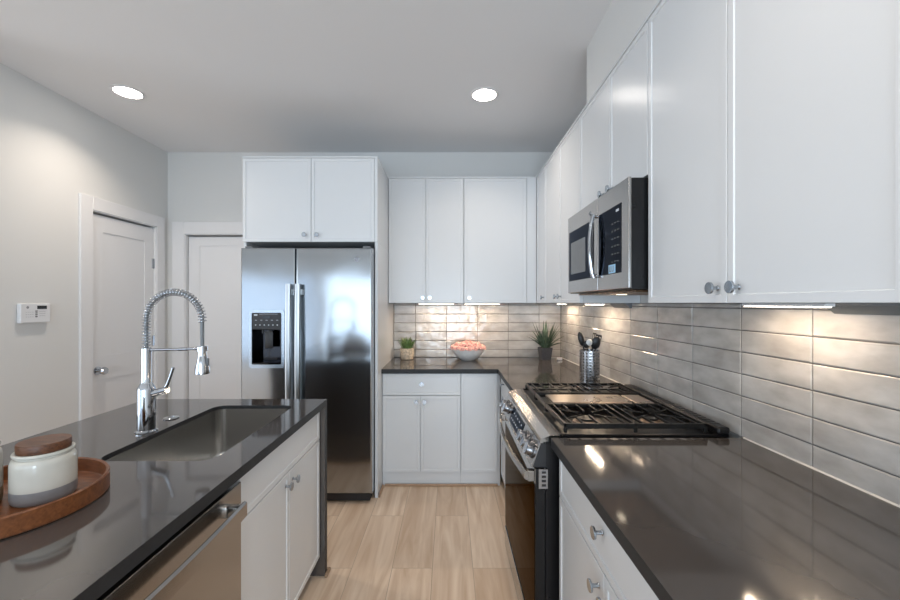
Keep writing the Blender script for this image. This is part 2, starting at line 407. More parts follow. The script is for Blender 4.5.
# ------------------------------------------------------------------ cabinetry
def shaker(bm, x0, x1, z0, z1, y=0, t=.019, rim=.022, rec=.0035, ch=.002):
    """slim-rim shaker front facing -y with its face at y"""
    def q(a, b, c, d, yy): return [Vector((a, yy, c)), Vector((b, yy, c)), Vector((b, yy, d)), Vector((a, yy, d))]
    rings = [q(x0, x1, z0, z1, y+t), q(x0, x1, z0, z1, y+.0015), q(x0+.0015, x1-.0015, z0+.0015, z1-.0015, y),
             q(x0+rim, x1-rim, z0+rim, z1-rim, y), q(x0+rim+ch, x1-rim-ch, z0+rim+ch, z1-rim-ch, y+rec)]
    vs = [[bm.verts.new(p) for p in r] for r in rings]
    for a, b in zip(vs, vs[1:]):
        for i in range(4): bm.faces.new((a[i], a[(i+1) % 4], b[(i+1) % 4], b[i]))
    bm.faces.new(vs[0][::-1]); bm.faces.new(vs[-1])
    return bm
def knob(parent, x, z, y=0):
    bm = nbm()
    lathe(bm, [(0, 0), (.008, 0), (.0055, .003), (.0055, .018), (.0155, .020), (.017, .0215), (.017, .026), (.0162, .027), (0, .0273)], (x, y, z), 20, axis=(0, -1, 0))
    return obj('knob', bm, M['knob'], parent, auto=35)
def cab(name, label, cat, loc, rotz, w, d, z0, z1, fronts, group=None, top=False, skew=0):
    """local frame: front faces at y=0 looking to -y, carcass behind to y=d; fronts = (kind, x0, x1, z0, z1, (kx, kz) or None)"""
    t = thing(name, label, cat, (loc[0], loc[1], 0), rotz, group)
    bm = nbm(); prism(bm, [(0, .021), (w, .021), (w, d+skew*w), (0, d)], z0, z1)
    if top: box(bm, 0, w, -.004, .0205, z1-.011, z1)
    obj('body', bm, M['cab'], t)
    for kind, x0, x1, a, b, kn in fronts:
        bm = nbm(); shaker(bm, x0+.0015, x1-.0015, a, b)
        o = obj(kind, bm, M['cab'], t)
        if kn: knob(o, *kn)
    return t
UB, UT = 1.43, 2.524
# --- back run, wall cupboards (face y=3.47)
cab('wall_cabinet', 'two-door white wall cabinet over the small succulent, right of the fridge', 'cabinet', (-.525, 3.47), 0, .653, WB-3.47-.003, UB, UT,
    [('door', .0, .324, UB, UT-.013, (.297, UB+.045)), ('door', .324, .652, UB, UT-.013, (.358, UB+.045))], top=True)
cab('wall_cabinet', 'single-door white wall cabinet above the bowl of pink flowers', 'cabinet', (.130, 3.47), 0, .545, WB-3.47-.003, UB, UT,
    [('door', .0, .545, UB, UT-.013, (.046, UB+.045))], top=True)
# --- right run, wall cupboards (face x=.76), local x runs toward the camera
def rdep(y): return wx(y)+g-.003-.76
def rcab(label, ya, yb, z0, z1, fronts, group=None):
    return cab('wall_cabinet', label, 'cabinet', (.76, ya), -PI/2, ya-yb-.0015, rdep(ya), z0, z1, fronts, group, True, .028)
t = rcab('narrow corner wall cabinet with one white door, where the two runs meet', 3.47, 3.17, UB, UT, [('door', .0, .30, UB, UT-.013, (.265, UB+.045))])
bm = nbm(); prism(bm, [(.677, 3.474), (.757, 3.474), (.757, 3.49), (.677, 3.49)], UB, UT)
f = obj('filler_strip', bm, M['cab'], t); f.matrix_parent_inverse = (Matrix.Translation((.76, 3.47, 0)) @ Matrix.Rotation(-PI/2, 4, 'Z')).inverted()
bm = nbm(); prism(bm, [(.766, 3.4705), (rdep(3.47)+.76-.002, 3.4705), (rdep(3.8)+.76-.005, WB-.003), (.766, WB-.003)], UB, UT)
f = obj('blind_corner_box', bm, M['cab'], t); f.matrix_parent_inverse = (Matrix.Translation((.76, 3.47, 0)) @ Matrix.Rotation(-PI/2, 4, 'Z')).inverted()
rcab('two-door white wall cabinet between the corner and the microwave', 3.168, 2.322, UB, UT,
     [('door', .0, .408, UB, UT-.013, (.362, UB+.045)), ('door', .408, .844, UB, UT-.013, (.452, UB+.045))])
rcab('short two-door white cabinet directly above the microwave', 2.320, 1.530, 1.922, UT,
     [('door', .0, .425, 1.922, UT-.013, (.355, 1.963)), ('door', .425, .788, 1.922, UT-.013, (.455, 1.963))])
rcab('large two-door white wall cabinet nearest the camera, right of the microwave', 1.528, .655, UB, UT,
     [('door', .0, .4345, UB, UT-.013, (.396, UB+.042)), ('door', .4345, .8715, UB, UT-.013, (.478, UB+.042))])
# --- cupboard over the fridge with its side panels (face y=2.964)
FB = 1.882
t = cab('fridge_cabinet', 'white cabinet above the refrigerator with tall side panels to the floor', 'cabinet', (-1.525, 2.952), 0, .998, WB-2.952-.003, FB, 2.512,
    [('door', .0, .507, FB, 2.499, (.462, FB+.05)), ('door', .507, .976, FB, 2.499, (.553, FB+.05))], top=True)
for x0, x1 in ((0, .019), (.976, .998)):
    bm = nbm(); box(bm, x0, x1, .012 if x0 > .5 else .02, WB-2.952-.003, FL, FB-.0005, .001); obj('side_panel', bm, M['cab'], t)
bm = nbm(); box(bm, .9765, .998, .0, .0205, FB, 2.503, .001); obj('face_strip', bm, M['cab'], t)
# --- base cupboards on the back wall (face y=3.145)
BT = CT-TH
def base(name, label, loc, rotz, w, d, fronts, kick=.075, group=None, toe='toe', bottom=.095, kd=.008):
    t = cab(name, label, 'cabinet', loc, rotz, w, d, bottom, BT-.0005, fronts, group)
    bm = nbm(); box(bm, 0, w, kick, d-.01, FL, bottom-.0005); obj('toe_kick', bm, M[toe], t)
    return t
base('base_cabinet', 'white base cabinet with one wide drawer over two doors, beside the fridge', (-.525, 3.145), 0, .617, .655,
     [('drawer_front', 0, .617, .704, .874, (.31, .795)), ('door', 0, .301, .10, .699, (.267, .655)), ('door', .301, .617, .10, .699, (.331, .655))], kick=.022, toe='cab')
base('base_cabinet', 'plain white corner base panel door without a knob, left of the range', (.0935, 3.145), 0, .3105, .655,
     [('door', 0, .288, .10, .874, None)], kick=.022, toe='cab')
# --- right run base units (face x=.405)
base('base_cabinet', 'narrow white base cabinet between the range and the corner', (.405, 3.143), -PI/2, .735, wx(3.14)-.415,
     [('drawer_front', .02, .735, .704, .874, (.2, .83)), ('door', .02, .735, .10, .699, (.66, .65))], kick=.03, toe='cab')
base('base_cabinet', 'white drawer-over-doors base cabinet under the near right counter', (.410, 1.489), -PI/2, .862, wx(1.49)-.42,
     [('drawer_front', .0, .862, .715, .872, (.418, .815)), ('door', 0, .431, .10, .71, (.392, .655)), ('door', .431, .862, .10, .71, (.462, .655))], kick=.07)
# --- island units (face x=-.68 looking to +x): local x runs away from the camera
base('sink_cabinet', 'white island sink cabinet with false drawer front and two doors', (-.68, 1.300), PI/2, .805, .58,
     [('drawer_front', 0, .805, .716, .872, None), ('door', 0, .405, .095, .711, (.368, .665)), ('door', .405, .805, .095, .711, (.442, .665))], kick=.07, bottom=.09)
# the sink hangs inside: lower the carcass under it
for o in COL.objects:
    if o.name.startswith('body') and o.parent and o.parent.name.startswith('sink_cabinet'):
        me = o.data; bm = nbm()
        box(bm, 0, .019, .021, .58, .09, BT-.0005); box(bm, .786, .805, .021, .58, .09, BT-.0005)
        box(bm, .0195, .7855, .021, .58, .09, .11); box(bm, .0195, .7855, .565, .58, .1105, BT-.0005); box(bm, .0195, .7855, .021, .04, .66, BT-.0005)
        bm.to_mesh(me); bm.free()

# ------------------------------------------------------------------ island top, waterfall, back panel
IX0, IX1, IY0, IY1 = -1.62, -.655, -.30, 2.15
SK = (-1.165, -.775, 1.305, 2.015)   # sink opening
isl = thing('island_countertop', 'dark grey quartz island counter with waterfall end, holding the sink', 'countertop', (-1.14, 2.15, FL))
INV = Matrix.Translation((1.14, -2.15, -FL))
bm = nbm(); slab_hole(bm, [(IX0, IY0), (IX1, IY0), (IX1, IY1), (IX0, IY1)], rrect(*SK, .055, 8), CT-TH, CT)
o = obj('worktop', bm, M['quartz'], isl); o.matrix_parent_inverse = INV
bm = nbm(); box(bm, IX0, IX1, IY1-.035, IY1, FL, CT-TH-.0003, .0008); o = obj('waterfall_panel', bm, M['quartz'], isl); o.matrix_parent_inverse = INV
bm = nbm(); box(bm, IX0, IX1, IY0, IY0+.035, FL, CT-TH-.0003, .0008); o = obj('waterfall_panel', bm, M['quartz'], isl); o.matrix_parent_inverse = INV
bm = nbm(); box(bm, -1.36, -1.28, IY0+.037, IY1-.037, FL, CT-TH-.001); tag(obj('island_back_panel', bm, M['cab']), 'white panel closing the seating side of the island', 'panel')
shoe('trim_3', [(IX1+.0005, IX1+.016, IY1-.05, IY1+.016), (IX0-.001, IX1+.016, IY1+.0005, IY1+.016)])
shoe('trim_4', [(-.508, .385, 3.150, 3.164), (-.5255, -.510, 2.965, 3.150)])
# near island base box that carries the counter beyond the dishwasher
base('base_cabinet', 'white island cabinet on the camera side of the dishwasher', (-.68, -.26), PI/2, .945, .58,
     [('door', 0, .47, .095, .872, None), ('door', .47, .945, .095, .872, None)], kick=.07, bottom=.09)

# sink
sk = thing('kitchen_sink', 'stainless steel undermount sink set in the dark island counter', 'sink', ((SK[0]+SK[1])/2, (SK[2]+SK[3])/2, CT-TH-.23))
INVs = Matrix.Translation(-sk.location)
bm = nbm(); rings = []
zt = CT-TH-.0008
def ring(off, r, z): return [bm.verts.new((p[0], p[1], z)) for p in rrect(SK[0]-off, SK[1]+off, SK[2]-off, SK[3]+off, r, 8)]
rings.append(ring(.012, .067, zt)); rings.append(ring(-.0012, .054, zt)); rings.append(ring(-.0012, .054, CT-.016)); rings.append(ring(-.0035, .052, CT-.016)); rings.append(ring(-.0035, .052, zt-.19))
for k in range(1, 6):
    a = k/5*PI/2; rings.append(ring(-.0035-.03*(1-math.cos(a)), .052-.012*(1-math.cos(a)), zt-.19-.03*math.sin(a)))
rings.append(ring(-.10, .04, zt-.2225))
for a, b in zip(rings, rings[1:]):
    n = len(a)
    for i in range(n): bm.faces.new((a[i], a[(i+1) % n], b[(i+1) % n], b[i]))
bm.faces.new(rings[-1])
o = obj('basin', bm, M['basin'], sk, auto=50); o.matrix_parent_inverse = INVs
o.modifiers.new('s', 'SOLIDIFY').thickness = .0015
bm = nbm(); cx, cy = (SK[0]+SK[1])/2, (SK[2]+SK[3])/2
lathe(bm, [(0, .001), (.03, .001), (.034, .004), (.045, .004), (.047, .001), (.047, 0), (0, 0)], (cx, cy+.05, zt-.2215), 28)
o = obj('drain', bm, M['chrome'], sk, auto=40); o.matrix_parent_inverse = INVs

# faucet
fx, fy = -1.211, 1.60
fa = thing('kitchen_faucet', 'tall chrome pull-down kitchen faucet with spring neck behind the sink', 'faucet', (fx, fy, CT))
bm = nbm(); lathe(bm, [(0, 0), (.038, 0), (.039, .006), (.033, .010), (.0315, .012), (0, .012)], seg=28); obj('base_flange', bm, M['chrome'], fa, auto=40)
bm = nbm(); lathe(bm, [(.0, .0125), (.031, .0125), (.031, .172), (.029, .180), (.020, .196), (.0185, .2), (.0185, .204), (.0178, .206), (.0178, .335), (.015, .338), (0, .338)], seg=28)
obj('body', bm, M['chrome'], fa, auto=40)
bm = nbm(); cyl(bm, (.029, 0, .155), (.084, 0, .170), .0145, 20); cyl(bm, (.052, 0, .1613), (.0535, 0, .1617), .0152, 20)
lev = obj('handle', bm, M['chrome'], fa, auto=40)
bm = nbm(); tube(bm, [(.072, 0, .172), (.083, 0, .186), (.096, 0, .220), (.108, 0, .258)], .006, 12, rs=[.008, .0065, .0055, .0055]); obj('lever', bm, M['chrome'], lev, auto=40)
R_ = .112
def neck(s):           # s in 0..1 along the neck path
    h0, zb = .11, .338
    L1 = h0; L2 = PI*R_; L3 = .012; T = L1+L2+L3; d = s*T
    if d < L1: return Vector((0, 0, zb+d)), Vector((0, 0, 1))
    if d < L1+L2:
        a = (d-L1)/R_; return Vector((R_-R_*math.cos(a), 0, zb+h0+R_*math.sin(a))), Vector((math.sin(a), 0, math.cos(a)))
    return Vector((2*R_, 0, zb+h0-(d-L1-L2))), Vector((0, 0, -1))
bm = nbm(); tube(bm, [neck(i/60)[0] for i in range(61)] + [(2*R_, 0, .34)], .0072, 12); obj('hose', bm, M['plastic_grey'], fa, auto=60)
bm = nbm(); pts = []; turns = 40; n = turns*12
for i in range(n+1):
    p, d = neck(i/n); a = 2*PI*i/12; u = Vector((0, 1, 0)); v = d.cross(u)
    pts.append(p + (u*math.cos(a)+v*math.sin(a))*.0138)
tube(bm, pts, .0018, 6); obj('spring_coil', bm, M['chrome'], fa, auto=60)
bm = nbm(); cyl(bm, (.016, 0, .328), (2*R_-.017, 0, .333), .0055, 12)
lathe(bm, [(.0155, -.009), (.0195, -.009), (.0195, .009), (.0155, .009), (.0155, -.009)], (2*R_, 0, .333), 24); cyl(bm, (.13, 0, .331), (.165, 0, .332), .007, 12)
obj('support_arm', bm, M['chrome'], fa, auto=40)
bm = nbm(); lathe(bm, [(0, .345), (.010, .345), (.0145, .338), (.0145, .318), (.017, .300), (.026, .255), (.0265, .245), (.0265, .234), (.023, .232), (0, .232)], (2*R_, 0, 0), 28)
obj('spray_head', bm, M['chrome'], fa, auto=40)
bm = nbm(); box(bm, 2*R_+.012, 2*R_+.026, -.007, .007, .262, .296, .003); obj('spray_button', bm, M['plastic_grey'], fa)
bm = nbm(); lathe(bm, [(0, 0), (.030, 0), (.031, .003), (.027, .0055), (.012, .0065), (.0115, .0045), (0, .0045)], (0, 0, 0), 28)
o = obj('hole_cover', bm, M['chrome'], auto=40); o.location = (-1.243, 1.79, CT+.0003); tag(o, 'small round chrome cap on the counter behind the faucet', 'cap')

# ------------------------------------------------------------------ dishwasher (front x=-.668)
dw = thing('dishwasher', 'stainless steel dishwasher with bar handle under the island', 'dishwasher', (-.68, .99, FL)); INVd = Matrix.Translation((.68, -.99, -FL))
def dpart(name, bm, m, par=dw, **k):
    o = obj(name, bm, m, par, **k)
    if par is dw: o.matrix_parent_inverse = INVd
    return o
y0, y1 = .690, 1.296
bm = nbm(); box(bm, -1.25, -.705, y0+.004, y1-.004, .09, .862); dpart('tub', bm, M['plastic_black'])
bm = nbm(); box(bm, -.704, -.672, y0+.003, y1-.001, .10, .853, .003, 2); dpart('door', bm, M['steelh'])
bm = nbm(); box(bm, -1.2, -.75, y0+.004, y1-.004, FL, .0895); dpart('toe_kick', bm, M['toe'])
bm = nbm()
n = 14; ps = []
for i in range(n+1):
    s = i/n; yy = y0+.055+s*(y1-y0-.11); ps.append((-.634+.008*(1-(2*s-1)**2), yy))
t = bmesh.new(); A = []
for (x, y) in ps: A.append([t.verts.new((x+dx, y, z)) for dx, z in ((0, .768), (.008, .772), (.008, .812), (0, .816), (-.006, .812), (-.006, .772))])
for a, b in zip(A, A[1:]):
    for i in range(6): t.faces.new((a[i], a[(i+1) % 6], b[(i+1) % 6], b[i]))
t.faces.new(A[0]); t.faces.new(A[-1][::-1]); merge(bm, t)
box(bm, -.672, -.632, y0+.055, y0+.085, .775, .809, .004, 2); box(bm, -.672, -.632, y1-.085, y1-.055, .775, .809, .004, 2)
dpart('handle', bm, M['steelh'], auto=35)

# ------------------------------------------------------------------ countertops on the wall side
bm = nbm(); prism(bm, [(-.526, 3.12), (.382, 3.12), (.382, 2.392), (wx(2.392)-.001, 2.392), (wx(3.79)-.001, 3.798), (-.526, 3.798)], CT-TH, CT)
tag(obj('countertop', bm, M['quartz']), 'L-shaped grey quartz counter wrapping the back corner left of the range', 'countertop')
bm = nbm(); prism(bm, [(.390, .35), (wx(.35)-.001, .35), (wx(1.53)-.001, 1.530), (.390, 1.530)], CT-TH, CT)
tag(obj('countertop', bm, M['quartz']), 'dark grey quartz counter in the right foreground, near side of the range', 'countertop')

# slab sides take the darker quartz copy: shade painted into their colour
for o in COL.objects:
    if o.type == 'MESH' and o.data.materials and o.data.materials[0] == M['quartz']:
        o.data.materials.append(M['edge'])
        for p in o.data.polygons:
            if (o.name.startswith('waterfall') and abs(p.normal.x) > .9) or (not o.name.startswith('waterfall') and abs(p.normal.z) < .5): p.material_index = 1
# ------------------------------------------------------------------ tiled splashback
bs = thing('tile_backsplash', 'glazed warm grey stacked subway tile backsplash above the counters', 'backsplash', (1.06, 3.8, CT)); INVb = Matrix.Translation((-1.06, -3.8, -CT))
TP, TW = .0842, .2935; z_first = CT+.0742
def tiles(bm, u0, u1, useam, z0, z1, tomat):
    rows = [z0, z_first]
    while rows[-1] < z1-.002: rows.append(min(z1, rows[-1]+TP))
    cols = [u0]; u = useam
    while u < u0+.01: u += TW
    while u < u1-.01: cols.append(u); u += TW
    cols.append(u1)
    for a, b in zip(rows, rows[1:]):
        if b-a < .012: continue
        for c, d in zip(cols, cols[1:]):
            if d-c < .01: continue
            t = bmesh.new(); gg = .0016
            # local: u along wall, v depth (0 = face, + into wall), w = height
            r = [(c+gg, .008, a+gg), (d-gg, .008, a+gg), (d-gg, .008, b-gg), (c+gg, .008, b-gg)]
            k = .0035; tl = [random.uniform(-.0011, .0011) for _ in range(4)]
            s = [(c+gg, .002, a+gg), (d-gg, .002, a+gg), (d-gg, .002, b-gg), (c+gg, .002, b-gg)]
            f = [(c+gg+k, tl[0], a+gg+k), (d-gg-k, tl[1], a+gg+k), (d-gg-k, tl[2], b-gg-k), (c+gg+k, tl[3], b-gg-k)]
            R = [[t.verts.new(p) for p in q] for q in (r, s, f)]
            for A_, B_ in zip(R, R[1:]):
                for i in range(4): t.faces.new((A_[i], A_[(i+1) % 4], B_[(i+1) % 4], B_[i]))
            t.faces.new(R[-1]); t.faces.new(R[0][::-1])
            merge(bm, t, 0, tomat)
# back wall: u = x
TB = UB-.001
bm = nbm(); tiles(bm, -.525, wx(3.79), -.318-TW*2, CT+.0005, TB, Matrix.Translation((0, 3.8, 0)))
o = obj('back_tiles', bm, M['tile'], bs); o.matrix_parent_inverse = INVb
bm = nbm(); box(bm, -.5255, 1.066, 3.8035, 3.8095, CT+.0002, TB+.0005); o = obj('back_grout', bm, M['grout'], bs); o.matrix_parent_inverse = INVb
# right wall: u runs toward the camera from the corner, v into the wall
ang = math.atan(.028)
X = Vector((math.sin(ang), -math.cos(ang), 0)); Y = Vector((math.cos(ang), math.sin(ang), 0))
T = Matrix(((X.x, Y.x, 0, wx(3.8)), (X.y, Y.y, 0, 3.8), (0, 0, 1, 0), (0, 0, 0, 1)))
Lw = (3.8-.30)/math.cos(ang)
u812 = (3.8-1.248)/math.cos(ang)
bm = nbm(); tiles(bm, .002, Lw, u812-TW*9, CT+.0005, TB, T)
o = obj('side_tiles', bm, M['tile'], bs); o.matrix_parent_inverse = INVb
bm = nbm(); t = bmesh.new(); box(t, .0, Lw, .0035, .0095, CT+.0002, TB+.0005); merge(bm, t, 0, T)
o = obj('side_grout', bm, M['grout'], bs); o.matrix_parent_inverse = INVb
for a, b in ((.02, 1.408), (2.275, Lw)):
    bm = nbm(); t = bmesh.new(); prof(t, [(-.005, CT+.0006), (.0015, CT+.0006), (.0015, CT+.0055)], a, b, axis='x'); merge(bm, t, 0, T)
    o = obj('caulk_bead', bm, M['caulk'], bs); o.matrix_parent_inverse = INVb

# ------------------------------------------------------------------ under-cabinet light bars
def bar(label, c, L, along_y, power=1.9):
    t = thing('light_bar', label, 'light', (c[0], c[1], UB-.001), PI/2 if along_y else 0, 'under-cabinet light bars')
    bm = nbm(); box(bm, -L/2, L/2, -.014, .014, -.009, 0, .001); obj('housing', bm, M['plastic_white'], t)
    bm = nbm(); box(bm, -L/2+.008, L/2-.008, -.011, .011, -.0115, -.0095, .0005); obj('lens', bm, M['led'], t)
    l = bpy.data.lights.new('led_strip', 'AREA'); l.shape = 'RECTANGLE'; l.size = L-.02; l.size_y = .02; l.energy = power; l.color = (1, .76, .52)
    o = bpy.data.objects.new('led_strip', l); COL.objects.link(o); o.parent = t; o.location = (0, 0, -.014)
bar('lit light bar under the cabinet above the small succulent', (-.115, 3.63), .33, False, 1.35)
bar('lit light bar under the cabinet above the pink flowers', (.30, 3.63), .33, False, 1.35)
bar('lit light bar near the corner above the spiky plant', (.97, 3.45), .22, True, 1.4)
bar('lit light bar above the utensil holder', (.965, 2.66), .30, True, 1.5)
bar('lit light bar nearest the camera, under the right cabinet', (1.03, 1.235), .31, True, 1.0)
# outlet strips along the wall under the cupboards
def strip(label, ya, yb):
    bm = nbm(); xa, xb = wx(ya)-.001, wx(yb)-.001
    t = bmesh.new()
    P = [(-.0015, 0), (-.040, 0), (-.040, -.006), (-.012, -.030), (-.0015, -.030)]
    A = [t.verts.new((xa+p, ya, UB-.0012+q)) for p, q in P]; B_ = [t.verts.new((xb+p, yb, UB-.0012+q)) for p, q in P]
    t.faces.new(A); t.faces.new(B_[::-1])
    for i in range(5): t.faces.new((A[i], B_[i], B_[(i+1) % 5], A[(i+1) % 5]))
    merge(bm, t); tag(obj('outlet_strip', bm, M['plastic_grey']), label, 'outlet strip')
strip('grey outlet strip under the near right cabinet beside the light bar', 1.165, .62)
strip('short grey outlet strip under the cabinet edge behind the microwave', 2.62, 2.40)

# ------------------------------------------------------------------ microwave (front x=.69)
mw = thing('microwave', 'stainless over-the-range microwave mounted above the gas range', 'microwave', (.9, 1.925, 1.485)); INVm = Matrix.Translation(-mw.location)
def mp_(name, bm, m, par=mw, inv=INVm, **k):
    o = obj(name, bm, m, par, **k)
    if par is mw: o.matrix_parent_inverse = inv
    return o
mx0, my0, my1, mz0, mz1 = .690, 1.537, 2.318, 1.487, 1.917
bm = nbm(); prism(bm, [(mx0+.0125, my0+.004), (wx(my0)-.002, my0+.004), (wx(my1)-.002, my1-.002), (mx0+.0125, my1-.002)], mz0-.004, mz1-.003, bev=.002); mp_('case', bm, M['black'])
yd = 1.862     # door / control split
bm = nbm(); box(bm, mx0, mx0+.012, yd, my1, mz0, mz1, .003, 2); dr = mp_('door', bm, M['steelh'])
bm = nbm(); box(bm, mx0, mx0+.012, my0, yd-.002, mz0, mz1, .003, 2); cp = mp_('control_fascia', bm, M['steelh'])
def sub(name, bm, m, par, inv=INVm, **k):
    o = obj(name, bm, m, par, **k); o.matrix_parent_inverse = Matrix.Identity(4)
    return o
bm = nbm(); box(bm, mx0-.0015, mx0+.001, 1.905, 2.292, 1.553, 1.829, .001); w = sub('window', bm, M['glass_black'], dr)
bm = nbm(); box(bm, mx0-.0022, mx0-.0014, 2.02, 2.255, 1.59, 1.765); sub('mesh_screen', bm, M['plastic_grey'], dr)
bm = nbm(); box(bm, mx0-.0015, mx0+.001, 1.60, 1.842, 1.553, 1.833, .001); c_ = sub('control_panel', bm, M['glass_black'], cp)
bm = nbm()
for r in range(6):
    for c in range(3): box(bm, mx0-.0019, mx0-.0014, 1.622+c*.028, 1.638+c*.028, 1.60+r*.032, 1.606+r*.032)
sub('keypad_print', bm, M['ink_dark'], cp)
bm = nbm(); box(bm, mx0-.0019, mx0-.0014, 1.622, 1.650, 1.805, 1.815); sub('display_text', bm, M['ink_light'], cp)
bm = nbm(); box(bm, mx0-.0022, mx0-.0014, 1.655, 1.725, 1.556, 1.592); st = sub('sticker', bm, M['sticker'], cp)
bm = nbm()
for (a, b, c, d) in ((1.710, 1.716, 1.562, 1.586), (1.700, 1.710, 1.562, 1.567), (1.698, 1.702, 1.562, 1.586), (1.686, 1.690, 1.562, 1.586), (1.672, 1.686, 1.562, 1.566), (1.672, 1.676, 1.562, 1.586)): box(bm, mx0-.0028, mx0-.0021, a, b, c, d)
sub('sticker_print', bm, M['ink'], cp)
bm = nbm(); ps = []; rr = []
for i in range(17):
    s = i/16; ps.append((mx0-.016-.016*math.sin(PI*s)**.7, 1.866, 1.547+s*.295))
tube(bm, ps, .010, 10); cyl(bm, (mx0+.001, 1.866, 1.556), (mx0-.014, 1.866, 1.556), .009, 12); cyl(bm, (mx0+.001, 1.866, 1.833), (mx0-.014, 1.866, 1.833), .009, 12)
sub('handle', bm, M['chrome'], dr, auto=40)
bm = nbm(); cyl(bm, (mx0+.001, 1.957, 1.868), (mx0-.0015, 1.957, 1.868), .013, 24); cyl(bm, (mx0-.001, 1.957, 1.868), (mx0-.0022, 1.957, 1.868), .0095, 24, mi=1)
sub('round_emblem', bm, [M['chrome'], M['plastic_grey']], dr)
bm = nbm(); box(bm, .735, 1.06, 1.58, 1.98, mz0-.014, mz0-.0045, .002); box(bm, .735, 1.06, 1.99, 2.27, mz0-.014, mz0-.0045, .002); mp_('grease_filter', bm, M['grease'])
bm = nbm(); box(bm, .85, .88, 1.975, 2.035, mz0-.0155, mz0-.0145); mp_('cooktop_lamp', bm, M['lamp_dim'])

# ------------------------------------------------------------------ gas range
RY0, RY1 = 1.548, 2.382
rg = thing('gas_range', 'stainless slide-in gas range with black grates between the counters', 'range', (.72, 1.965, FL)); INVr = Matrix.Translation(-rg.location)
def rp(name, bm, m, par=rg, **k):
    o = obj(name, bm, m, par, **k)
    if par is rg: o.matrix_parent_inverse = INVr
    else: o.matrix_parent_inverse = Matrix.Identity(4)
    return o
xb = 1.085
bm = nbm(); box(bm, .375, xb, RY0+.003, RY1-.003, .02, .893); rp('side_body', bm, M['black'])
# cooktop tray
bm = nbm(); prof(bm, [(.352, .888), (.3515, .897), (.356, .903), (.392, .917), (.4295, .917), (.4295, .8935), (.365, .8935), (.365, .888)], RY0, RY1); rp('front_lip', bm, M['steelh'])
bm = nbm(); box(bm, .430, xb, RY0, RY1, .8935, .914); box(bm, .430, .440, RY0, RY1, .9145, .921, .002); box(bm, .440, xb, RY0, RY0+.012, .9145, .921, .002); box(bm, .440, xb, RY1-.012, RY1, .9145, .921, .002)
rp('cooktop', bm, M['black'])
bm = nbm(); box(bm, 1.035, 1.085, RY0-.008, RY1-.01, .9215, .950, .009, 3)
for k in range(26): box(bm, 1.045, 1.075, RY0+.04+k*.029, RY0+.055+k*.029, .950, .9515)
rp('rear_vent_trim', bm, M['black'])
# control fascia, sloping
bm = nbm(); prof(bm, [(.352, .887), (.374, .887), (.374, .794), (.318, .794)], RY0, RY1); cf = rp('control_panel', bm, M['steelh'])
bm = nbm(); prof(bm, [(.3555, .8865), (.3745, .8865), (.3745, .7945), (.3235, .7945)], RY0-.0015, RY0-.0003); rp('control_end_cap', bm, M['plastic_black'], cf)
nrm = Vector((-.093, 0, .034)).normalized(); dn = Vector((-.034, 0, -.093)).normalized()
def onf(y, s, out=0): return Vector((.352, y, .887)) + dn*(s*.099) + nrm*out
def fquad(bm, ya, yb, s0, s1, o0, o1, mi=0):
    t = bmesh.new(); a = [onf(ya, s0, o0), onf(yb, s0, o0), onf(yb, s1, o0), onf(ya, s1, o0)]; b = [onf(ya, s0, o1), onf(yb, s0, o1), onf(yb, s1, o1), onf(ya, s1, o1)]
    A = [t.verts.new(p) for p in a]; B_ = [t.verts.new(p) for p in b]; t.faces.new(A[::-1]); t.faces.new(B_)
    for i in range(4): t.faces.new((A[i], A[(i+1) % 4], B_[(i+1) % 4], B_[i]))
    merge(bm, t, mi)
bm = nbm(); fquad(bm, 1.83, 2.14, .12, .88, -.001, .0012); ds = rp('display', bm, M['glass_black'], cf)
bm = nbm()
for k in range(7): fquad(bm, 1.85+k*.040, 1.866+k*.040, .62, .68, .0011, .0017); 
for k in range(5): fquad(bm, 1.87+k*.05, 1.885+k*.05, .3, .36, .0011, .0017)
rp('display_print', bm, M['ink_light'], cf)
for y in (1.595, 1.675, 1.755, 2.225, 2.31):
    bm = nbm(); c = onf(y, .48, 0)
    lathe(bm, [(0, -.001), (.030, -.001), (.030, .005), (.024, .007), (.023, .030), (.021, .033), (0, .033)], c, 24, axis=nrm)
    k = rp('knob', bm, M['knobdark'], cf, auto=35)
    bm = nbm(); fquad(bm, y-.004, y+.004, .26, .70, .030, .041); rp('knob_grip', bm, M['steel'], k)
# oven door
bm = nbm(); box(bm, .335, .3745, RY0+.004, RY1-.004, .118, .786, .003, 2); od = rp('oven_door', bm, M['black'])
bm = nbm(); box(bm, .333, .3365, RY0+.012, RY1-.012, .13, .725, .001); rp('door_glass', bm, M['oven_glass'], od)
bm = nbm(); box(bm, .3325, .337, RY0+.004, RY1-.004, .727, .786, .001); rp('door_top_rail', bm, M['steelh'], od)
bm = nbm(); box(bm, .346, .382, RY0-.005, RY0+.0035, .712, .788, .001)
fc = rp('vented_end_cap', bm, M['steel'], od)
bm = nbm()
for k in range(4): box(bm, .358, .374, RY0-.0058, RY0-.0045, .722+k*.0165, .731+k*.0165)
rp('vent_slots', bm, M['plastic_black'], od)
bm = nbm(); t = bmesh.new(); A = []
for i in range(25):
    s = i/24; y = RY0+.005+s*(RY1-RY0-.01); x = .303-.028*math.sin(PI*s)
    A.append([t.verts.new((x+dx, y, z)) for dx, z in ((0, .742), (-.010, .748), (-.011, .772), (-.004, .779), (.004, .776), (.005, .746))])
for a, b in zip(A, A[1:]):
    for i in range(6): t.faces.new((a[i], a[(i+1) % 6], b[(i+1) % 6], b[i]))
t.faces.new(A[0]); t.faces.new(A[-1][::-1]); merge(bm, t)
for y in (RY0+.004, RY1-.034): box(bm, .306, .3325, y, y+.030, .736, .778, .003)
rp('oven_handle', bm, M['steelh'], od, auto=35)
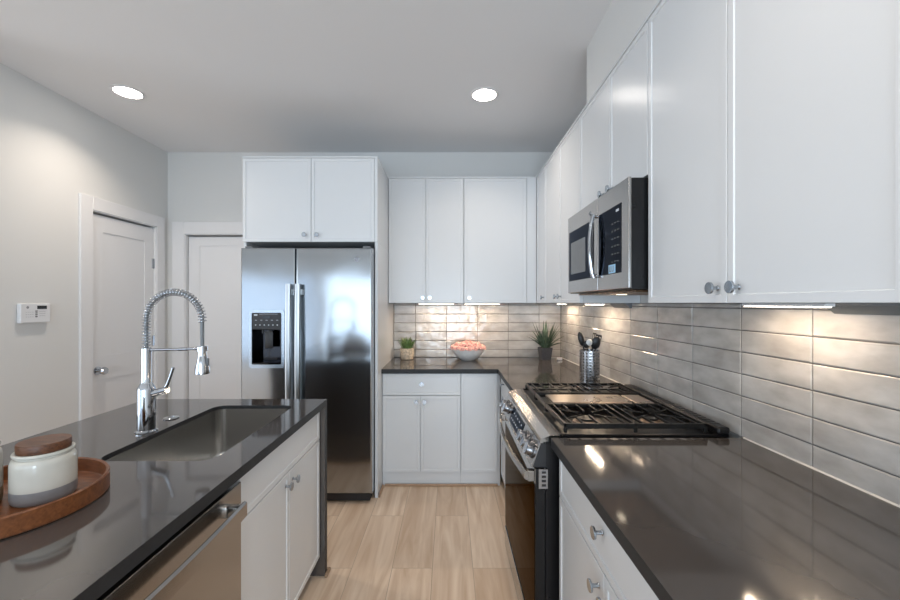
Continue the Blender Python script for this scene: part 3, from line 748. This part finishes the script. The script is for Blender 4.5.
bm = nbm(); box(bm, .331, .3745, RY0+.004, RY1-.004, -.0, .110, .003, 2); rp('storage_drawer', bm, M['steelh'])
bm = nbm(); box(bm, .39, .95, RY0+.02, RY1-.02, FL, .0195); rp('plinth', bm, M['plastic_black'])
# burners
BUR = [(.592, 1.723, .046), (.592, 2.238, .036), (.872, 1.723, .036), (.872, 2.238, .046)]
for (x, y, r) in BUR:
    bm = nbm(); lathe(bm, [(0, .9145), (r+.012, .9145), (r+.010, .922), (r, .924), (r-.002, .929), (0, .9295)], (x, y, 0), 28); b = rp('burner', bm, M['burner'], auto=35)
    bm = nbm(); lathe(bm, [(0, .930), (r-.010, .930), (r-.006, .933), (r-.010, .937), (0, .938)], (x, y, 0), 24); rp('burner_cap', bm, M['iron'], b, auto=35)
# grates
GT = .957
def grate(ya, yb):
    bm = nbm(); x0, x1 = GX0, GX1; b = .005
    def rx(xa, xb_, y, h=.014, w=b): box(bm, xa, xb_, y-w, y+w, GT-h, GT, .0015)
    def ry(x, yaa, ybb, h=.014, w=b): box(bm, x-w, x+w, yaa, ybb, GT-h, GT, .0015)
    rx(x0, x1, ya+b, .020); rx(x0, x1, yb-b, .014); ry(x0+b, ya, yb, .020); ry(x1-b, ya, yb, .016); ry((x0+x1)/2, ya, yb, .012, .004)
    for xa in (x0, (x0+x1)/2):
        xc = xa+(x1-x0)/4; yc = (ya+yb)/2; r = .032; w = .0028
        for dx in (-.105, -.06, .06, .105):
            if abs(dx) > .1: box(bm, xc+dx-w, xc+dx+w, ya, yb, GT-.010, GT, .001)
            else:
                for (p, q) in ((ya-.0, yc-.045), (yc+.045, yb)): box(bm, xc+dx-w, xc+dx+w, p, q, GT-.010, GT, .001)
        box(bm, xc-w, xc+w, ya, yc-r, GT-.010, GT+.001, .001); box(bm, xc-w, xc+w, yc+r, yb, GT-.010, GT+.001, .001)
        for sx in (-1, 1):
            for sy in (-1, 1): tube(bm, [(xc+sx*.105, yc+sy*.070, GT-.004), (xc+sx*.028, yc+sy*.018, GT-.004)], .0032, 6)
    for x in (x0+b, x1-b, (x0+x1)/2):
        for y in (ya+b, yb-b): box(bm, x-.007, x+.007, y-.006, y+.006, .9215, GT-.010, .002)
    return rp('grate', bm, M['iron'])
GX0, GX1 = .452, 1.012
grate(1.566, 1.880); grate(2.110, 2.366)
bm = nbm(); x0, x1 = GX0, GX1
for x in (x0+.006, x1-.006): box(bm, x-.006, x+.006, 1.883, 2.107, GT-.02, GT, .002)
for y in (1.890, 2.100): box(bm, x0, x1, y-.006, y+.006, GT-.02, GT-.004, .002)
for x in (x0+.006, x1-.006):
    for y in (1.89, 2.10): box(bm, x-.006, x+.006, y-.006, y+.006, .9215, GT-.018)
rp('grate', bm, M['iron'])
bm = nbm(); box(bm, .500, .880, 1.915, 2.080, GT-.012, GT-.002, .004, 2); box(bm, .893, .985, 1.915, 2.080, GT-.012, GT-.004, .004, 2)
rp('griddle', bm, M['griddle'])

# ------------------------------------------------------------------ refrigerator
fr = thing('refrigerator', 'stainless side-by-side refrigerator with ice and water dispenser', 'refrigerator', (-1.02, 3.3, FL)); INVf = Matrix.Translation(-fr.location)
def fp(name, bm, m, par=fr, **k):
    o = obj(name, bm, m, par, **k)
    o.matrix_parent_inverse = INVf if par is fr else Matrix.Identity(4)
    return o
FY = 2.875
bm = nbm(); box(bm, -1.497, -.563, 2.985, 3.72, .06, 1.80, .004); fp('case', bm, M['plastic_grey'])
DX0, DX1, DZ0, DZ1 = -1.418, -1.200, .986, 1.362
def door(x0, x1, hole=None):
    bm = nbm(); r = .018; z0, z1 = .058, 1.826
    if hole is None:
        t = bmesh.new(); bmesh.ops.create_cube(t, size=1)
        for v in t.verts: v.co = Vector((x0+(v.co.x+.5)*(x1-x0), FY+(v.co.y+.5)*.098, z0+(v.co.z+.5)*(z1-z0)))
        es = [e for e in t.edges if all(abs(v.co.y-FY) < 1e-5 for v in e.verts)]
        bmesh.ops.bevel(t, geom=es, offset=.010, segments=3, profile=.5, affect='EDGES'); merge(bm, t)
    else:
        hx0, hx1, hz0, hz1 = hole
        for (a, b, c, d) in ((x0+.008, hx0, z0+.008, z1-.008), (hx1, x1-.008, z0+.008, z1-.008), (hx0, hx1, z0+.008, hz0), (hx0, hx1, hz1, z1-.008)): box(bm, a, b, FY, FY+.098, c, d)
        # softened outer border
        ys = [(0, .008), (.002, .0035), (.008, 0), (.098, 0)]
        t = bmesh.new(); R = []
        for yy, ins in [(0, .008), (.0025, .0025), (.008, 0), (.098, 0)]:
            R.append([t.verts.new(p) for p in ((x0+ins, FY+yy, z0+ins), (x1-ins, FY+yy, z0+ins), (x1-ins, FY+yy, z1-ins), (x0+ins, FY+yy, z1-ins))])
        for A, B_ in zip(R, R[1:]):
            for i in range(4): t.faces.new((A[i], A[(i+1) % 4], B_[(i+1) % 4], B_[i]))
        merge(bm, t)
    return bm
fd = fp('freezer_door', door(-1.497, -1.107, (DX0, DX1, DZ0, DZ1)), M['fridge'])
rd = fp('fridge_door', door(-1.100, -.553), M['fridge'])
for par, x in ((fd, -1.137), (rd, -1.070)):
    bm = nbm(); t = bmesh.new(); A = []
    for i in range(21):
        s = i/20; z = .56+s*1.005; y = FY-.050-.010*math.sin(PI*s)
        A.append([t.verts.new((x+dx, y+dy, z)) for dx, dy in ((-.019, .006), (-.015, -.006), (0, -.010), (.015, -.006), (.019, .006), (0, .012))])
    for a, b in zip(A, A[1:]):
        for i in range(6): t.faces.new((a[i], a[(i+1) % 6], b[(i+1) % 6], b[i]))
    t.faces.new(A[0]); t.faces.new(A[-1][::-1]); merge(bm, t)
    box(bm, x-.014, x+.014, FY-.046, FY-.0005, .60, .645, .004); box(bm, x-.014, x+.014, FY-.046, FY-.0005, 1.485, 1.53, .004)
    fp('handle', bm, M['satin'], par, auto=40)
# dispenser
bm = nbm(); o_ = rrect(DX0-.018, DX1+.018, DZ0-.024, DZ1+.018, .02, 6); i_ = rrect(DX0+.002, DX1-.002, DZ0+.002, DZ1-.002, .012, 6)
slab_hole(bm, o_, i_, 0, .006); bmesh.ops.transform(bm, matrix=Matrix(((1, 0, 0, 0), (0, 0, -1, FY), (0, 1, 0, 0), (0, 0, 0, 1))), verts=bm.verts)
fp('dispenser_frame', bm, M['knob'], fd)
bm = nbm(); zc = 1.238
box(bm, DX0+.001, DX1-.001, FY-.003, FY+.09, zc, DZ1-.001, .004)
fp('dispenser_panel', bm, M['plastic_black'], fd)
bm = nbm()   # cavity: back, sides, floor
box(bm, DX0+.001, DX1-.001, FY+.085, FY+.095, DZ0+.001, zc-.001); box(bm, DX0+.001, DX0+.006, FY+.001, FY+.085, DZ0+.001, zc-.001); box(bm, DX1-.006, DX1-.001, FY+.001, FY+.085, DZ0+.001, zc-.001); box(bm, DX0+.006, DX1-.006, FY-.002, FY+.085, DZ0+.001, DZ0+.014)
fp('dispenser_cavity', bm, M['glass_black'], fd)
bm = nbm(); box(bm, -1.335, -1.275, FY+.02, FY+.03, 1.10, 1.225, .006, 2); cyl(bm, (-1.305, FY+.03, zc-.002), (-1.305, FY+.03, 1.205), .012, 14); cyl(bm, (-1.35, FY+.03, zc-.002), (-1.35, FY+.03, 1.21), .009, 14)
fp('dispenser_paddle', bm, M['plastic_black'], fd, auto=40)
bm = nbm()
for k in range(6): cyl(bm, (DX0+.03+k*.031, FY-.0028, 1.272), (DX0+.03+k*.031, FY-.0042, 1.272), .0045, 10)
for k in range(5): box(bm, DX0+.025+k*.038, DX0+.04+k*.038, FY-.004, FY-.0028, 1.305, 1.308)
box(bm, DX0+.018, DX0+.042, FY-.004, FY-.0028, 1.338, 1.350); box(bm, DX0+.055, DX1-.03, FY-.004, FY-.0028, 1.349, 1.351)
fp('panel_print', bm, M['ink_light'], fd)
bm = nbm(); box(bm, DX0+.080, DX0+.135, FY-.0045, FY-.0028, 1.318, 1.338, .001); fp('panel_screen', bm, M['screen'], fd)
bm = nbm(); cyl(bm, (-.665, FY-.0003, 1.745), (-.665, FY-.002, 1.745), .019, 28); fp('round_emblem', bm, M['knobdark'], rd)
bm = nbm(); box(bm, -1.49, -.572, 2.90, 2.98, FL+.012, .050, .004); fp('base_grille', bm, M['plastic_black'])
for x in (-1.44, -.60):
    bm = nbm(); cyl(bm, (x, 3.0, FL), (x, 3.0, .0595), .018, 16); fp('foot', bm, M['plastic_black'])
for a, b in ((-.625, -.572), (-1.48, -1.43)):
    bm = nbm(); box(bm, a, b, 2.90, 2.984, 1.828, 1.842, .003); fp('hinge_cover', bm, M['plastic_grey'])

# ------------------------------------------------------------------ ceiling lights
def downlight(label, x, y, power=4):
    t = thing('recessed_light', label, 'light', (x, y, CEIL), 0, 'recessed ceiling lights')
    bm = nbm(); lathe(bm, [(.078, -.0005), (.098, -.0005), (.097, -.004), (.080, -.007), (.078, -.0005)], (0, 0, 0), 40); obj('trim_ring', bm, M['trim'], t, auto=40)
    bm = nbm(); lathe(bm, [(0, -.0008), (.0775, -.0008), (.0775, -.0040), (0, -.0045)], (0, 0, 0), 40); obj('lens', bm, M['down'], t, auto=40)
    l = bpy.data.lights.new('lamp', 'AREA'); l.shape = 'DISK'; l.size = .15; l.energy = power; l.color = (1, .86, .72); l.spread = math.radians(125)
    o = bpy.data.objects.new('lamp', l); COL.objects.link(o); o.parent = t; o.location = (0, 0, -.009)
downlight('lit round recessed light over the left side of the room', -2.183, 2.72, 6.5)
downlight('lit round recessed light over the aisle, near the back cabinets', .244, 2.752)
downlight('lit recessed light over the aisle behind the camera', .244, .55, 4)
downlight('lit recessed light over the island behind the camera', -2.183, .55, 4)
downlight('lit recessed light in the rear of the room', -1.0, -2.0, 4)

# ------------------------------------------------------------------ alarm keypad on the left wall
kp = thing('alarm_keypad', 'small white alarm keypad with dark display on the left wall', 'keypad', (WL, 2.57, 1.365))
bm = nbm(); box(bm, .0005, .026, -.092, .095, -.062, .062, .005, 2); obj('housing', bm, M['plastic_white'], kp)
bm = nbm(); box(bm, .0255, .0272, .008, .070, .026, .048, .0005); obj('display', bm, M['screen'], kp)
bm = nbm()
for k in range(4): box(bm, .0255, .0268, -.004, .010, .010-k*.012, .016-k*.012)
obj('side_buttons', bm, M['plastic_black'], kp)
bm = nbm()
for r in range(3):
    for c in range(4): box(bm, .0255, .0265, -.062+c*.013, -.054+c*.013, .006-r*.015, .0075-r*.015)
cyl(bm, (.0255, -.05, .037), (.0265, -.05, .037), .008, 16)
for k in range(3): box(bm, .0255, .0265, .020, .06, .008-k*.013, .0092-k*.013)
obj('key_print', bm, M['ink'], kp)

# ------------------------------------------------------------------ tray and jars on the island
TX, TY, TR = -1.125, 1.008, .207
tr = thing('wooden_tray', 'round reddish-brown wooden tray with raised rim on the island', 'tray', (TX, TY, CT+.0005))
bm = nbm(); lathe(bm, [(0, 0), (TR-.006, 0), (TR, .003), (TR, .046), (TR-.003, .049), (TR-.008, .046), (TR-.010, .010), (TR-.014, .007), (0, .007)], (0, 0, 0), 80); obj('tray_body', bm, M['traywood'], tr, auto=40)
def jar(label, x, y, r, h, band, lidm):
    t = thing('ceramic_jar', label, 'jar', (x, y, CT+.0079))
    bm = nbm(); P = [(0, 0), (r*.93, 0), (r*.975, .004), (r, .014)]
    bh = h*.28
    lathe(bm, P+[(r, bh)], (0, 0, 0), 48)
    b = obj('base_band', bm, band, t, auto=40)
    bm = nbm(); sh = h-.028
    Q = [(r*1.003, bh)] + [(r*1.003, bh+(sh-bh)*.5), (r*1.0, sh)]
    for i in range(1, 6):
        a = i/5*PI/2; Q.append((r*.86+r*.14*math.cos(a), sh+.018*math.sin(a)))
    Q += [(r*.86, h-.006), (r*.93, h-.004), (r*.945, h), (r*.92, h+.003), (r*.83, h+.003), (r*.81, h), (r*.81, h-.05), (0, h-.05)]
    lathe(bm, Q, (0, 0, 0), 48); obj('glazed_body', bm, M['ceramic'], t, auto=50)
    bm = nbm(); lathe(bm, [(0, h-.02), (r*.78, h-.02), (r*.80, h+.004), (r*.82, h+.0045), (r*.83, h+.008), (r*.83, h+.023), (r*.81, h+.026), (0, h+.027)], (0, 0, 0), 48)
    obj('wooden_lid', bm, lidm, t, auto=40)
    return t
jar('squat cream ceramic jar with grey base band and dark wooden lid', -1.064, 1.052, 0.0645, .122, M['ceramic_grey'], M['lidwood'])
j2 = jar('taller cream jar with tan base at the left edge of the tray', -1.196, .985, .066, .150, M['ceramic_tan'], M['lidwood'])
bm = nbm(); tube(bm, [(.052+.012*math.cos(a*PI/8), .012, .172+.012*math.sin(a*PI/8)) for a in range(16)], .0022, 8, closed=True); obj('metal_ring', bm, M['chrome'], j2, auto=40)

# ------------------------------------------------------------------ plants, bowl, utensils
def leaf(bm, base, d, L, w, curl=.3, mi=0):
    """folded tapering blade from base along direction d"""
    d = Vector(d).normalized(); side = d.cross(Vector((0, 0, 1)))
    side = side.normalized() if side.length > .05 else Vector((1, 0, 0))
    nrm = side.cross(d).normalized(); t = bmesh.new(); R = []
    n = 6
    for i in range(n+1):
        s = i/n; c = Vector(base)+d*(L*s) - Vector((0, 0, 1))*(curl*L*s*s) ; ww = w*(1-s)**.6*(.55+.9*min(s*2.5, 1))*.7 + .0003
        R.append([t.verts.new(c-side*ww+nrm*ww*.35), t.verts.new(c-nrm*ww*.15), t.verts.new(c+side*ww+nrm*ww*.35), t.verts.new(c+nrm*ww*.2)])
    for a, b in zip(R, R[1:]):
        for i in range(4): t.faces.new((a[i], a[(i+1) % 4], b[(i+1) % 4], b[i]))
    t.faces.new(R[0]); t.faces.new(R[-1][::-1]); merge(bm, t, mi)
# small succulent
t = thing('potted_succulent', 'small green succulent in a beige pot beside the fridge panel', 'plant', (-.385, 3.665, CT+.0005))
bm = nbm(); lathe(bm, [(0, 0), (.050, 0), (.058, .006), (.062, .05), (.062, .100), (.060, .103), (.055, .103), (.055, .085), (0, .085)], (0, 0, 0), 32); obj('pot', bm, M['pot_cream'], t, auto=40)
bm = nbm(); lathe(bm, [(0, .098), (.053, .094), (.053, .0852), (0, .0852)], (0, 0, 0), 20); obj('soil', bm, M['soil'], t)
bm = nbm()
for i in range(70):
    a = random.uniform(0, 2*PI); r = .042*math.sqrt(random.random()); tl = .15+.75*r/.042
    leaf(bm, (r*math.cos(a), r*math.sin(a), .093), (math.cos(a)*tl*.7, math.sin(a)*tl*.7, 1), random.uniform(.07, .12), .0075, .0)
obj('leaves', bm, M['leaf'], t)
# spiky plant
t = thing('potted_spiky_plant', 'dark spiky-leaved plant in a square charcoal pot in the corner', 'plant', (.873, 3.635, CT+.0005), .12)
bm = nbm(); tb = bmesh.new(); R = []
for w_, z in ((.040, 0), (.052, .112), (.046, .112), (.044, .100)): R.append([tb.verts.new(p) for p in ((-w_, -w_, z), (w_, -w_, z), (w_, w_, z), (-w_, w_, z))])
for A, B_ in zip(R, R[1:]):
    for i in range(4): tb.faces.new((A[i], A[(i+1) % 4], B_[(i+1) % 4], B_[i]))
tb.faces.new(R[0][::-1]); tb.faces.new(R[-1]); merge(bm, tb); obj('pot', bm, M['pot_dark'], t)
bm = nbm(); box(bm, -.0435, .0435, -.0435, .0435, .1003, .108); obj('soil', bm, M['soil'], t)
bm = nbm()
for i in range(60):
    a = random.uniform(0, 2*PI); tl = random.uniform(.1, 2.3); L = random.uniform(.15, .29)*(1 if tl < 1 else .85)
    if math.sin(a) > .1: tl *= .55
    leaf(bm, (.022*math.cos(a), .022*math.sin(a), .105), (math.cos(a)*tl*.75, math.sin(a)*tl*.4, 1), L, .012, .12*tl)
obj('leaves', bm, M['leaf_dark'], t)
# bowl and flowers
BX, BY = .172, 3.625
t = thing('flower_bowl', 'white footed bowl heaped with pink flowers on the back counter', 'bowl', (BX, BY, CT+.0005))
bm = nbm(); lathe(bm, [(0, 0), (.058, 0), (.066, .004), (.105, .035), (.138, .072), (.150, .100), (.147, .102), (.134, .075), (.10, .040), (.055, .012), (0, .010)], (0, 0, 0), 56); obj('bowl_body', bm, M['bowl'], t, auto=50)
def flower_mesh(seed, m):
    rnd = random.Random(seed); bm = nbm()
    for ringi, (nn, r, tilt) in enumerate(((5, .030, .35), (5, .024, .8), (4, .016, 1.4))):
        for k in range(nn):
            a = 2*PI*k/nn + ringi*.6 + rnd.uniform(-.1, .1); tb = bmesh.new()
            bmesh.ops.create_icosphere(tb, subdivisions=1, radius=1)
            mt = Matrix.Rotation(a, 4, 'Z') @ Matrix.Translation((r*.55, 0, .004+ringi*.005)) @ Matrix.Rotation(-tilt, 4, 'Y') @ Matrix.Diagonal((r*.62, r*.55, .0035, 1))
            merge(bm, tb, 0, mt)
    tb = bmesh.new(); bmesh.ops.create_icosphere(tb, subdivisions=1, radius=.008); merge(bm, tb, 0, Matrix.Translation((0, 0, .014)))
    bmesh.ops.recalc_face_normals(bm, faces=bm.faces)
    me = bpy.data.meshes.new('blossom'); bm.to_mesh(me); bm.free(); me.materials.append(m)
    for p in me.polygons: p.use_smooth = True
    return me
FM = [flower_mesh(i, M['petal'] if i % 2 else M['petal2']) for i in range(4)]
cnt = 0
for (rad, nn, z) in ((.138, 16, .112), (.096, 11, .134), (.050, 7, .142), (0, 1, .146)):
    for k in range(nn):
        a = 2*PI*k/nn+rad*20
        o = bpy.data.objects.new('pink_blossom', FM[(cnt*7+k) % 4]); COL.objects.link(o); cnt += 1
        o.location = (BX+rad*math.cos(a), BY+rad*math.sin(a), CT+z+random.uniform(-.004, .006))
        n_ = Vector((math.cos(a)*rad*5.0, math.sin(a)*rad*5.0, 1)).normalized()
        o.rotation_mode = 'QUATERNION'; o.rotation_quaternion = Vector((0, 0, 1)).rotation_difference(n_)
        tag(o, 'salmon pink blossom heaped in the white bowl', 'flower', 'pink blossoms in the white bowl')
# utensil holder
UX, UY, UR = .905, 2.575, .062
t = thing('utensil_holder', 'perforated stainless steel cylinder holding black cooking utensils', 'utensil holder', (UX, UY, CT+.0005))
HH = .212
bm = nbm(); NS = 36; tb = bmesh.new()
ang_ = []
for i in range(NS//2): ang_ += [2*PI*i/(NS//2), 2*PI*(i+.48)/(NS//2)]
rows = [0, .012]
for k in range(10): rows += [.012+.0188*k+.0095, .012+.0188*(k+1)]
rows.append(HH)
V = [[tb.verts.new((UR*math.cos(a), UR*math.sin(a), z)) for a in ang_] for z in rows]
for k in range(len(rows)-1):
    for i in range(NS):
        if 2 <= k < len(rows)-2 and k % 2 == 0 and i % 2 == 1: continue
        tb.faces.new((V[k][i], V[k][(i+1) % NS], V[k+1][(i+1) % NS], V[k+1][i]))
tb.faces.new(V[0][::-1]); merge(bm, tb)
o = obj('perforated_body', bm, M['steel'], t); s = o.modifiers.new('s', 'SOLIDIFY'); s.thickness = .0012; s.offset = -1
bm = nbm(); tube(bm, [(UR*math.cos(a*2*PI/40), UR*math.sin(a*2*PI/40), HH) for a in range(40)], .0022, 8, closed=True); obj('rim', bm, M['chrome'], t, auto=60)
def utensil(name, label, foot, top, head):
    f, tp = Vector(foot), Vector(top); d = (tp-f).normalized()
    bm = nbm(); tube(bm, [f, f+(tp-f)*.5, tp], .0045, 10); q = Vector((0, 0, 1)).rotation_difference(d).to_matrix().to_4x4()
    tg = thing(name, label, 'utensil', (UX+foot[0], UY+foot[1], CT+.004)); off = Matrix.Translation(-Vector((foot[0], foot[1], 0)))
    o = obj('handle', bm, M['plastic_black'], tg, auto=50); o.matrix_parent_inverse = off
    bm = nbm(); head(bm); bmesh.ops.transform(bm, matrix=Matrix.Translation(tp) @ q, verts=bm.verts)
    o = obj('head', bm, M['plastic_black'], tg, auto=50); o.matrix_parent_inverse = off
    return tg, off, tp, q
def spoon(w, L, th=.006):
    def f(bm):
        tb = bmesh.new(); bmesh.ops.create_uvsphere(tb, u_segments=16, v_segments=10, radius=1)
        for v in tb.verts:
            v.co = Vector((v.co.x*w, v.co.y*th + .008*(v.co.x**2+v.co.z**2), L/2+v.co.z*L/2))
        merge(bm, tb)
    return f
def turner(w, L, slots=True):
    def f(bm):
        t0 = w*.35; n = 5
        box(bm, -w, -w+w*.25, -.002, .002, .02, L, .0015); box(bm, w-w*.25, w, -.002, .002, .02, L, .0015)
        box(bm, -w*.2, w*.2, -.002, .002, .02, L, .0015); box(bm, -w, w, -.002, .002, L-.012, L, .0015); box(bm, -w, w, -.002, .002, 0, .022, .0015)
    return f
utensil('serving_spoon', 'tall narrow black spoon leaning left in the steel holder', (.01, -.02, 0), (-.045, -.012, .235), spoon(.019, .095))
tg, off, tp, q = utensil('ladle', 'small black spoon with a white face beside the tall black one', (.02, .0, 0), (-.022, -.028, .222), spoon(.022, .050))
bm = nbm(); spoon(.020, .046, .004)(bm); bmesh.ops.transform(bm, matrix=Matrix.Translation(tp+Vector((.012, -.012, .016))) @ q, verts=bm.verts); o = obj('white_bowl_insert', bm, M['white_utensil'], tg, auto=50); o.matrix_parent_inverse = off
utensil('cooking_spoon', 'broad black cooking spoon at the right of the steel holder', (-.015, .01, 0), (.022, -.030, .215), spoon(.030, .085))
utensil('slotted_turner', 'black slotted turner leaning right out of the steel holder', (-.02, -.01, 0), (.042, .0, .230), turner(.020, .080))
utensil('spatula', 'black spatula with thin upright blade behind the cooking spoon', (-.01, .02, 0), (.030, .025, .235), turner(.012, .085))
# small white plug and cord in the corner behind the spiky plant
t = thing('power_adapter', 'small white plug lying on the counter beside the charcoal plant pot', 'plug', (1.0, 3.62, CT+.0005))
bm = nbm(); box(bm, -.022, .022, -.015, .015, 0, .022, .005, 2); obj('plug_body', bm, M['plastic_white'], t)
bm = nbm(); tube(bm, [(.0, .015, .008), (.005, .04, .004), (.025, .07, .004), (.04, .10, .004), (.02, .13, .004), (-.05, .135, .004)], .0025, 8); obj('cord', bm, M['plastic_white'], t, auto=50)
